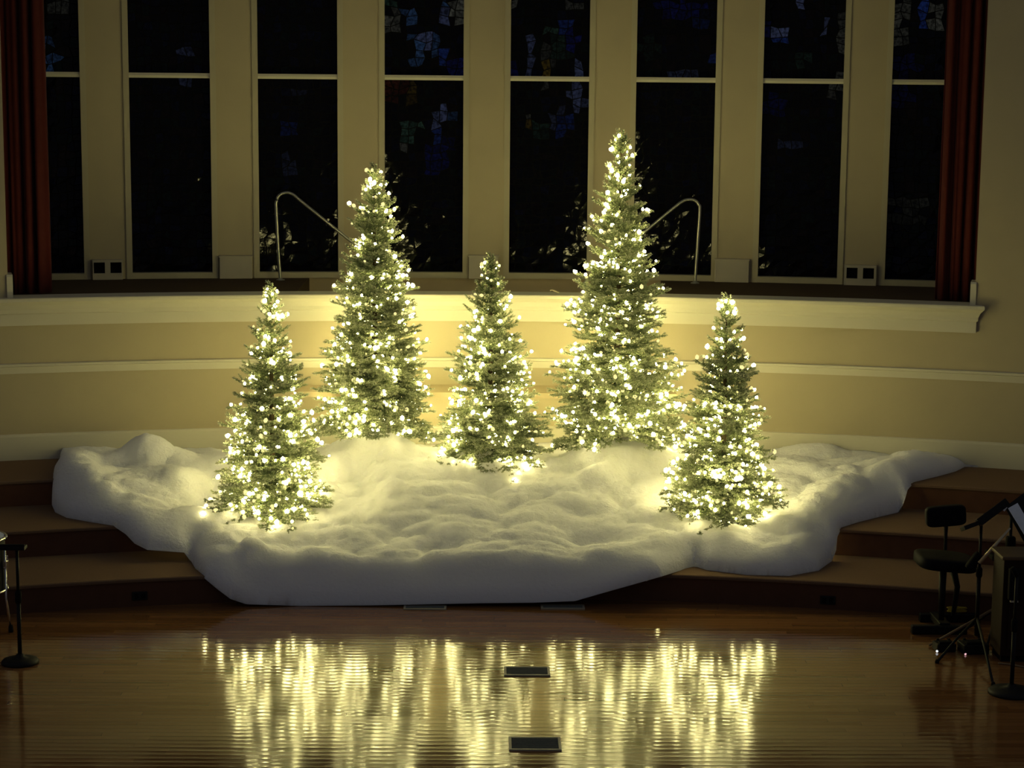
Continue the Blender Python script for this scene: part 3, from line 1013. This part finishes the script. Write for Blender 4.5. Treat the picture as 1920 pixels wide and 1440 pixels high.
def make_tree(px, py_tip, yy, z_base, z_low, R, n_bulbs, seed, label, shape=0.92, bare=0.0):
    r = random.Random(seed)
    tip = on_y(px, py_tip, yy)
    base = Vector((tip.x, yy, z_base))
    H = tip.z
    root = empty('christmas_tree', base)
    tag(root, label, 'christmas tree', 'lit christmas trees in the snow')
    MB().tube([base + Vector((0, 0, -0.0)), Vector((tip.x, yy, z_low + 0.3 * (H - z_low))), Vector((tip.x, yy, H - 0.16))], [0.026, 0.02, 0.006], 8).build('trunk', M['trunk'], root, smooth=True)
    bulbs = []
    def put(L, mtx):
        Lk = min(LENS, key=lambda q: abs(q - L))
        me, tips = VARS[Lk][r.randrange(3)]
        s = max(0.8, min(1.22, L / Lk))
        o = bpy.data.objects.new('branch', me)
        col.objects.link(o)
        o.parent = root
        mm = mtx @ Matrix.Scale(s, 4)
        o.matrix_local = Matrix.Translation(-base) @ mm
        for t in tips:
            w = mm @ t
            bulbs.append((w, o))
    span = H - 0.10 - z_low
    # levels, packed so that a tree has some 250 branches
    lv = max(20, int(span / 0.064))
    prof = lambda t: R * ((1 - t) ** shape) * (1 + 0.06 * math.sin(t * 23 + seed)) + 0.028
    tot = sum(max(4, 2 * math.pi * prof((i + .5) / lv) / 0.17) for i in range(lv))
    dens = min(1.0, 262.0 / tot)
    ang = r.uniform(0, 6.28)
    for i in range(lv):
        t = (i + 0.5) / lv
        rad = prof(t)
        n = max(4, round(2 * math.pi * rad / 0.17 * dens))
        for k in range(n):
            ang += 2 * math.pi / n + (0.37 if k == 0 else 0)
            a = ang + r.uniform(-0.5, 0.5) / n
            pitch = math.radians(-16 + 62 * t ** 1.3 + r.uniform(-7, 9))
            L = rad / max(0.45, math.cos(pitch)) * r.uniform(0.80, 1.10)
            z = z_low + span * t + r.uniform(-0.02, 0.02)
            mtx = Matrix.Translation((tip.x, yy, z)) @ Matrix.Rotation(a, 4, 'Z') @ Matrix.Rotation(-pitch, 4, 'Y') @ Matrix.Rotation(r.uniform(-.35, .35), 4, 'X')
            put(L, mtx)
    # leader
    for k in range(4):
        mtx = Matrix.Translation((tip.x, yy, H - 0.13)) @ Matrix.Rotation(k * 1.6 + .3, 4, 'Z') @ Matrix.Rotation(-math.radians(88 if k == 0 else 66), 4, 'Y')
        put(0.115 if k == 0 else 0.075, mtx)
    # bulbs sit on twig ends; lightly clustered as the wires run
    cand = []
    for w, o in bulbs:
        d = math.hypot(w.x - tip.x, w.y - yy)
        t = (w.z - z_low) / span
        if d < 0.36 * prof(min(max(t, 0), .98)) and t < 0.9:
            continue
        if w.z > H - 0.07:
            continue
        nz = mnoise.noise((w.x * 6 + seed, w.y * 6, w.z * 6))
        cand.append((w, 0.6 * nz + r.uniform(-.7, .7) + (0.12 if t > 0.85 else 0)))
    cand.sort(key=lambda c: -c[1])
    picked = []
    for w, s in cand:
        if all((w - q).length > 0.027 for q in picked[-400:]):
            picked.append(w)
        if len(picked) >= n_bulbs:
            break
    picked.sort(key=lambda w: (w.y - yy) + r.uniform(-.03, .03))
    rest = MB()
    for i, w in enumerate(picked):
        w = w + Vector((r.uniform(-.004, .004), r.uniform(-.004, .004), 0.008))
        rot = Matrix.Rotation(r.uniform(0, 6.28), 4, 'Z') @ Matrix.Rotation(r.uniform(0, 1.4), 4, 'X')
        sc = r.choice([0.6, 0.75, 0.9, 1.0, 1.3])
        if i < 300:
            o = bpy.data.objects.new('light_bulb', BULB_DIM if r.random() < 0.30 else BULB)
            col.objects.link(o)
            o.parent = root
            o.matrix_local = Matrix.Translation(w - base) @ rot @ Matrix.Scale(sc, 4)
        else:
            mm = Matrix.Translation(w) @ rot @ Matrix.Scale(sc, 4)
            rest.add([mm @ v.co for v in BULB.vertices], [tuple(p.vertices) for p in BULB.polygons])
    if rest.v:
        o = rest.build('light_bulbs', M['bulb'], root, smooth=True)
        o['kind'] = 'stuff'
    return root

make_tree(507, 524, 13.45, 2 * RISE, 0.485, 0.43, 540, 1, 'slim lit fir tree in the snow on the side of the floor tom')
make_tree(702, 302, 14.50, PLAT, 0.885, 0.475, 600, 2, 'second tallest lit fir tree, against the beige wall, overlapping one bent rail', shape=0.80)
make_tree(921, 470, 14.40, PLAT, 0.60, 0.47, 500, 3, 'shortest lit fir tree, standing alone in the middle of the snow', shape=0.86)
make_tree(1165, 238, 14.42, PLAT, 0.85, 0.53, 720, 4, 'tallest lit fir tree, standing against the beige wall', shape=0.86)
make_tree(1364, 546, 13.40, 2 * RISE, 0.44, 0.43, 530, 5, 'slim lit fir tree in the snow on the stool side, before the tallest tree', shape=0.86)

# ------------------------------------------------------------------ floor vents, outlets
def floor_vent(px, py, w_px, d, label, group=None):
    c = on_z(px, py, 0)
    w = w_px / F_PX * (c - CAM).dot(CF)
    root = empty('floor_vent', (c.x, c.y, 0))
    tag(root, label, 'vent', group)
    fr = MB()
    t = 0.014
    for s_ in (-1, 1):
        fr.box((c.x, c.y + s_ * (d / 2 - t / 2), 0.004), (w, t, 0.008))
        fr.box((c.x + s_ * (w / 2 - t / 2), c.y, 0.004), (t, d - 2 * t, 0.008))
    fr.build('frame', M['ventframe'], root)
    g = MB().box((c.x, c.y, 0.0012), (w - 2 * t, d - 2 * t, 0.002))
    n = 9
    for i in range(n):
        g.box((c.x, c.y - d / 2 + t + (d - 2 * t) * (i + .5) / n, 0.004), (w - 2 * t, 0.004, 0.005))
    g.build('grille', M['vent'], root)
floor_vent(988, 1260, 86, 0.17, 'grey floor vent in the wood floor, nearer the snow than its larger twin')
floor_vent(1003, 1396, 98, 0.20, 'larger grey floor vent in the wood floor, farthest out from the snow')
floor_vent(797, 1140, 80, 0.10, 'small dark floor vent under the snow edge, before the second tallest tree')
floor_vent(1055, 1139, 82, 0.10, 'small floor vent with a pale rim at the snow edge, before the tallest tree')

def outlet(px, py, label):
    p = on_y(px, py, 12.55)
    y = arc_y(p.x, R1) + 0.012
    p = on_y(px, py, y)
    rt = rotz(-math.asin((p.x - XC) / R1))
    root = empty('power_outlet', (p.x, y, p.z))
    tag(root, label, 'outlet')
    MB().box((p.x, y - 0.004, p.z), (0.098, 0.010, 0.056), rt).build('cover_plate', M['outlet'], root, bevel=0.003)
    for s_ in (-1, 1):
        o_ = rt @ Vector((s_ * 0.022, -0.010, 0))
        MB().lathe((0, 0, 0), [(0.014, 0), (0.014, 0.004)], 12)
        MB().box((p.x + o_.x, y + o_.y, p.z), (0.026, 0.006, 0.034), rt).build('socket', M['rubber'], root)
outlet(262, 1117, 'black outlet plate on the lowest riser, on the floor tom side of the snow')
outlet(1552, 1125, 'black outlet plate on the lowest riser, on the stool side of the snow')

# ------------------------------------------------------------------ band gear at the sides
def round_base_stand(px, py, top_px, top_py, r_base, label, with_bar):
    c = on_z(px, py, 0)
    root = empty('microphone_stand', (c.x, c.y, 0))
    tag(root, label, 'microphone stand')
    MB().lathe(c, [(r_base, 0), (r_base, 0.012), (r_base * 0.93, 0.022), (r_base * 0.55, 0.030), (0.028, 0.040), (0.020, 0.055)], 32).build('base', M['black'], root, smooth=True)
    t = on_y(top_px, top_py, c.y)
    MB().tube([(c.x, c.y, 0.04), (c.x, c.y, t.z * 0.55)], 0.0125, 12).build('lower_tube', M['black'], root, smooth=True)
    MB().tube([(c.x, c.y, t.z * 0.55), (c.x, c.y, t.z)], 0.0095, 12).build('upper_tube', M['black'], root, smooth=True)
    MB().lathe((c.x, c.y, t.z * 0.53), [(0.016, 0), (0.019, 0.01), (0.019, 0.06), (0.014, 0.075)], 14).build('clutch', M['rubber'], root, smooth=True)
    if with_bar:
        tr = MB().box((c.x - 0.02, c.y, t.z + 0.012), (0.145, 0.075, 0.022)).build('tray', M['black'], root, bevel=0.004)
        MB().box((c.x - 0.02, c.y - 0.034, t.z + 0.030), (0.145, 0.006, 0.016)).build('tray_lip', M['black'], tr)
    else:
        MB().tube([(c.x, c.y, t.z), (c.x - 0.03, c.y - 0.01, t.z + 0.05)], 0.014, 10).build('microphone_clip', M['rubber'], root, smooth=True)
    return root
round_base_stand(38, 1243, 36, 1030, 0.108, 'black straight stand with round base and small flat tray, beside the floor tom', True)
round_base_stand(1896, 1300, 1893, 1080, 0.130, 'black straight stand with a broad round base beside the dark cabinet', False)

# floor tom at the frame edge
ft = on_z(19, 1184, 0)
tc_ = Vector((ft.x - 0.215, ft.y + 0.02, 0))
zt0 = on_y(15, 1104, tc_.y).z
zt1 = on_y(15, 1008, tc_.y).z
root = empty('floor_tom', tc_)
tag(root, 'black floor tom drum with chrome hoops and legs beside the straight stand', 'drum')
RT = 0.19
MB().lathe(tc_, [(RT, zt0), (RT, zt1)], 40).build('shell', M['black'], root, smooth=False)
for z, nm in ((zt0, 'lower_hoop'), (zt1, 'upper_hoop')):
    ring = [(tc_.x + (RT + 0.008) * math.cos(a * math.pi / 24), tc_.y + (RT + 0.008) * math.sin(a * math.pi / 24), z) for a in range(49)]
    MB().tube(ring, 0.009, 8).build('hoop', M['chrome'], root, smooth=True)
MB().lathe((tc_.x, tc_.y, zt1 - 0.002), [(RT - 0.004, 0), (RT - 0.004, 0.008)], 40).build('drum_head', M['paper'], root)
for k in range(3):
    a = -0.16 + k * 2 * math.pi / 3
    d = Vector((math.cos(a), math.sin(a), 0))
    p = tc_ + d * (RT + 0.012)
    lg = MB().tube([p + Vector((0, 0, zt1 - 0.05)), p + Vector((0, 0, zt0 - 0.05)), tc_ + d * (RT + 0.035) + Vector((0, 0, 0.03))], 0.0075, 8).build('leg', M['chrome'], root, smooth=True)
    MB().lathe(tc_ + d * (RT + 0.037), [(0.014, 0), (0.016, 0.012), (0.012, 0.045)], 10).build('rubber_foot', M['rubber'], lg, smooth=True)
    MB().box(p + Vector((0, 0, (zt0 + zt1) / 2)), (0.03, 0.03, 0.05), rotz(a)).build('leg_bracket', M['chrome'], root, bevel=0.004)
for k in range(6):
    a = 0.3 + k * math.pi / 3
    MB().box((tc_.x + (RT + 0.008) * math.cos(a), tc_.y + (RT + 0.008) * math.sin(a), (zt0 + zt1) / 2), (0.014, 0.016, 0.07), rotz(a)).build('lug', M['chrome'], root, bevel=0.003)

# padded stool with a backrest
YS = 12.02
def P(px, py, y=YS):
    return on_y(px, py, y)
seat_c = P(1772, 1052)
root = empty('padded_stool', (seat_c.x, YS, 0))
tag(root, 'black padded stool with a rounded back pad, before the curved steps', 'stool')
def cushion(c, hx, hy, hz, n=4.0, rot=None, nu=28, nv=14):
    vs, fs = [], []
    def sg(v, e):
        return math.copysign(abs(v) ** e, v)
    for j in range(nv + 1):
        v = -math.pi / 2 + math.pi * j / nv
        for i in range(nu):
            u = 2 * math.pi * i / nu
            e1, e2 = 0.35, 2 / n
            p = Vector((hx * sg(math.cos(v), e1) * sg(math.cos(u), e2), hy * sg(math.cos(v), e1) * sg(math.sin(u), e2), hz * sg(math.sin(v), e1)))
            if rot is not None:
                p = rot @ p
            vs.append(Vector(c) + p)
    for j in range(nv):
        for i in range(nu):
            i2 = (i + 1) % nu
            fs.append((j * nu + i, j * nu + i2, (j + 1) * nu + i2, (j + 1) * nu + i))
    return MB().add(vs, fs)
tilt = Matrix.Rotation(math.radians(5), 3, 'Y')
cushion(seat_c, 0.185, 0.17, 0.040, 4, tilt).build('seat', M['vinyl'], root, smooth=True)
bk = P(1773, 967, YS + 0.16)
cushion(bk, 0.128, 0.035, 0.066, 5, Matrix.Rotation(math.radians(-5), 3, 'Y')).build('backrest', M['vinyl'], root, smooth=True)
b1 = P(1776, 985, YS + 0.19)
MB().tube([bk + Vector((0, 0.03, -0.01)), b1 + Vector((0, 0.03, -0.02)), P(1772, 1045, YS + 0.19), seat_c + Vector((0, 0.12, -0.045))], 0.014, 10).build('back_post', M['black'], root, smooth=True)
MB().tube([seat_c + Vector((-0.01, 0, -0.04)), Vector((seat_c.x - 0.01, YS, 0.06))], [0.024, 0.020], 12).build('center_post', M['black'], root, smooth=True)
MB().tube([seat_c + Vector((0.06, 0.05, -0.05)), P(1795, 1100, YS + 0.05), Vector((seat_c.x + 0.09, YS + 0.1, 0.06))], [0.026, 0.018, 0.014], 10).build('strut', M['black'], root, smooth=True)
for dy, px0, px1 in ((0.19, 1722, 1836), (-0.09, 1708, 1812)):
    yy = YS + dy
    a, b = P(px0, 1190, yy), P(px1, 1190, yy)
    MB().box(((a.x + b.x) / 2, yy, 0.028), (b.x - a.x, 0.05, 0.055)).build('base_bar', M['black'], root, bevel=0.008)
MB().box((seat_c.x - 0.005, YS + 0.05, 0.045), (0.07, 0.28, 0.045)).build('base_beam', M['black'], root, bevel=0.006)

# music stand in front of the stool
YM = 11.72
base = on_z(1846, 1225, 0)
base = Vector((base.x, YM, 0))
root = empty('music_stand', base)
tag(root, 'black tripod music stand with an empty tilted desk beside the padded stool', 'music stand')
hub = Vector((base.x, YM, 0.16))
ztop = P(1850, 985, YM).z
MB().tube([Vector((base.x, YM, 0.05)), Vector((base.x, YM, 0.45))], 0.013, 10).build('lower_tube', M['black'], root, smooth=True)
MB().tube([Vector((base.x, YM, 0.45)), Vector((base.x, YM, ztop))], 0.009, 10).build('upper_tube', M['black'], root, smooth=True)
MB().lathe((base.x, YM, 0.42), [(0.017, 0), (0.02, 0.01), (0.02, 0.05), (0.014, 0.06)], 12).build('collar', M['rubber'], root, smooth=True)
for f_px, f_py in ((1757, 1241), (1862, 1283), (1836, 1204)):
    ft_ = on_z(f_px, f_py, 0.008)
    lg = MB().tube([hub, hub.lerp(ft_, 0.5) + Vector((0, 0, 0.01)), ft_], [0.009, 0.008, 0.008], 8).build('leg', M['black'], root, smooth=True)
    MB().lathe((ft_.x, ft_.y, 0), [(0.012, 0), (0.013, 0.01), (0.009, 0.022)], 8).build('rubber_foot', M['rubber'], lg, smooth=True)
# desk: seen nearly edge on, sloping
d0, d1 = P(1838, 978, YM - 0.02), P(1884, 944, YM - 0.02)
ax = (d1 - d0)
ang = math.atan2(ax.z, ax.x)
def edge_on(a, b):
    x = (b - a).normalized()
    y = ((a + b) / 2 - CAM).normalized()
    z = x.cross(y).normalized()
    y = z.cross(x)
    return Matrix((x, y, z)).transposed()
rt = edge_on(d0, d1)
cen = (d0 + d1) / 2
MB().box(cen, (ax.length + 0.03, 0.22, 0.050), rt).build('desk', M['black'], root, bevel=0.004)
d2 = P(1806, 990, YM - 0.02)
ax2 = d0 - d2
rt2 = edge_on(d2, d0)
MB().box((d0 + d2) / 2 + Vector((0.01, 0, 0)), (ax2.length + 0.03, 0.20, 0.026), rt2).build('desk_shelf', M['black'], root, bevel=0.003)

# boom microphone stand
YB = 11.82
bb = Vector((P(1864, 1215, YB).x, YB, 0))
root = empty('boom_stand', bb)
tag(root, 'black tripod boom stand with a pale slanting arm behind the music stand', 'microphone stand')
zt = P(1862, 1040, YB).z
MB().tube([bb + Vector((0, 0, 0.05)), Vector((bb.x, YB, zt))], 0.011, 10).build('pole', M['black'], root, smooth=True)
for f_px, f_py in ((1742, 1210), (1884, 1206), (1848, 1219)):
    ft_ = on_z(f_px, f_py, 0.008)
    MB().tube([bb + Vector((0, 0, 0.20 if f_px == 1742 else 0.14)), ft_], 0.008, 8).build('leg', M['tan'] if f_px == 1742 else M['black'], root, smooth=True)
YA = 11.62
MB().tube([P(1836, 1056, YA), P(1866, 1022, YA), P(1894, 990, YA)], [0.012, 0.010, 0.006], 10).build('boom_arm', M['brass'], root, smooth=True)
MB().box((P(1858, 1032, YA) + P(1862, 1040, YB)) / 2 + Vector((0, 0.02, -0.02)), (0.03, 0.20, 0.03)).build('boom_clutch', M['rubber'], root, bevel=0.006)
cushion(P(1826, 1052, YA + 0.04), 0.026, 0.03, 0.060, 3, Matrix.Rotation(math.radians(35), 3, 'Y')).build('counterweight', M['rubber'], root, smooth=True)

# second music stand holding a sheet, at the frame edge
YQ = 11.95
qx = P(1893, 1000, YQ)
qb = Vector((qx.x + 0.02, YQ + 0.05, 0))
root = empty('music_stand', qb)
tag(root, 'black music stand holding a white sheet, above the dark cabinet', 'music stand')
dk_a, dk_b = P(1884, 952, YQ), P(1935, 916, YQ)
MB().tube([qb + Vector((0, 0, 0.05)), Vector((qb.x, qb.y, P(1893, 965, YQ).z))], 0.010, 10).build('pole', M['black'], root, smooth=True)
cushion(Vector((qb.x, qb.y - 0.01, P(1890, 1020, YQ).z)), 0.03, 0.03, 0.04, 3).build('height_clutch', M['rubber'], root, smooth=True)
for k in range(3):
    a = 0.6 + k * 2.094
    ft_ = qb + Vector((0.24 * math.cos(a), 0.14 * math.sin(a), 0.008))
    MB().tube([qb + Vector((0, 0, 0.2)), ft_], 0.008, 8).build('leg', M['black'], root, smooth=True)
# desk plate facing the player on the far side of the frame
def quad_plate(corners, th, name, m_, parent):
    c = [Vector(p) for p in corners]
    n = (c[1] - c[0]).cross(c[3] - c[0]).normalized() * th
    MB().add(c + [p + n for p in c], [(0, 1, 2, 3), (7, 6, 5, 4), (0, 4, 5, 1), (1, 5, 6, 2), (2, 6, 7, 3), (3, 7, 4, 0)]).build(name, m_, parent)
quad_plate([P(1884, 951, YQ), P(1936, 912, YQ + 0.04), P(1975, 985, YQ - 0.16), P(1922, 1020, YQ - 0.20)], 0.006, 'desk', M['black'], root)
MB().box(P(1883, 953, YQ - 0.01), (0.020, 0.02, 0.030), Matrix.Rotation(0.6, 3, 'Y')).build('page_clip', M['paper'], root)
sheet = empty('music_sheet', P(1905, 970, YQ - 0.1))
tag(sheet, 'white sheet of paper leaning on the music stand above the dark cabinet', 'paper')
quad_plate([P(1890, 953, YQ - 0.045), P(1908, 943, YQ - 0.035), P(1944, 1005, YQ - 0.21), P(1926, 1012, YQ - 0.23)], 0.002, 'page', M['paper'], sheet)

# dark cabinet at the frame edge
cb = on_z(1874, 1243, 0)
zc = on_y(1872, 1044, cb.y).z
cw, cd = 0.62, 0.24
root = empty('wooden_cabinet', (cb.x + cw / 2, cb.y + cd / 2, 0))
tag(root, 'low dark wooden cabinet with a tan top, beside the broad based stand', 'cabinet')
x0, y0 = cb.x, cb.y
MB().box((x0 + cw / 2, y0 + cd / 2, zc / 2 + 0.015), (cw, cd, zc - 0.05)).build('body', M['cabinet'], root, bevel=0.005)
MB().box((x0 + cw / 2, y0 + cd / 2, zc - 0.008), (cw + 0.03, cd + 0.03, 0.022)).build('top', M['cabtop'], root, bevel=0.005)
MB().box((x0 + cw / 2, y0 + cd / 2 + 0.01, 0.02), (cw - 0.03, cd - 0.04, 0.04)).build('plinth', M['rubber'], root)
for k in range(2):
    dr = MB().box((x0 + cw * (0.27 + 0.46 * k), y0 - 0.006, zc * 0.5), (cw * 0.42, 0.014, zc * 0.74)).build('door', M['cabinet'], root, bevel=0.004)
    MB().lathe((x0 + cw * (0.44 + 0.12 * k), y0 - 0.02, zc * 0.55), [(0.008, -0.008), (0.011, 0), (0.008, 0.008)], 10).build('knob', M['black'], dr, smooth=True)
bx = empty('hanging_box', (x0 + 0.05, y0 - 0.04, zc * 0.62))
tag(bx, 'small black control box hanging on the front of the dark cabinet', 'control box')
MB().box((x0 + 0.055, y0 - 0.038, zc - 0.155), (0.068, 0.045, 0.19)).build('housing', M['rubber'], bx, bevel=0.006)
MB().box((x0 + 0.055, y0 - 0.050, zc - 0.256), (0.045, 0.02, 0.010)).build('bottom_clip', M['plate'], bx)

# pedals on the floor by the music stand
def pedal(px, py, w, d, h, label, led):
    c = on_z(px, py, 0)
    rt = rotz(0.12)
    root = empty('effects_pedal', (c.x, c.y, 0))
    tag(root, label, 'pedal')
    MB().box((c.x, c.y, h / 2), (w, d, h), rt).build('case', M['black'], root, bevel=0.006)
    MB().box((c.x, c.y - 0.02, h + 0.006), (w * 0.7, d * 0.45, 0.012), rt).build('footplate', M['rubber'], root, bevel=0.003)
    for s_ in (-1, 1):
        MB().lathe((c.x + s_ * w * 0.28, c.y + d * 0.3, h), [(0.010, 0), (0.009, 0.014)], 10).build('knob', M['black'], root)
    p = on_y(led[0], led[1], c.y - d / 2 - 0.004)
    MB().lathe((p.x, p.y, p.z), [(0.004, -0.006), (0.0085, 0), (0.004, 0.006)], 10).build('indicator_light', M[led[2]], root, smooth=True)
pedal(1770, 1219, 0.12, 0.10, 0.05, 'black effects pedal with a white indicator light, before the stool', (1757, 1221, 'led_white'))
pedal(1824, 1222, 0.16, 0.13, 0.06, 'black effects pedal with a pink indicator light, beside the music stand foot', (1810, 1226, 'led_red'))

# cables
def cable(pts, r, m_, label, closed=False):
    o = MB().tube(pts, r, 6).build('cable', M[m_], smooth=True)
    return tag(o, label, 'cable')
yc = Vector((P(1800, 1160, YS + 0.10).x, YS + 0.19, 0.062))
coil = []
for i in range(60):
    a = i * 0.42
    coil.append(yc + Vector((0.055 * math.cos(a) * (1 + 0.15 * math.sin(i)), 0.025 * math.sin(a), 0.004 + i * 0.0005)))
cable(coil, 0.0045, 'yellow', 'yellow cable coiled on the base of the padded stool')
pts = []
a0, a1 = on_z(1868, 1240, 0.006), on_z(1960, 1252, 0.006)
for i in range(16):
    t = i / 15
    p = a0.lerp(a1, t)
    pts.append((p.x, p.y - 0.04 + 0.012 * math.sin(t * 7), 0.006))
cable(pts, 0.005, 'tan', 'thin tan cable lying on the floor along the foot of the dark cabinet')
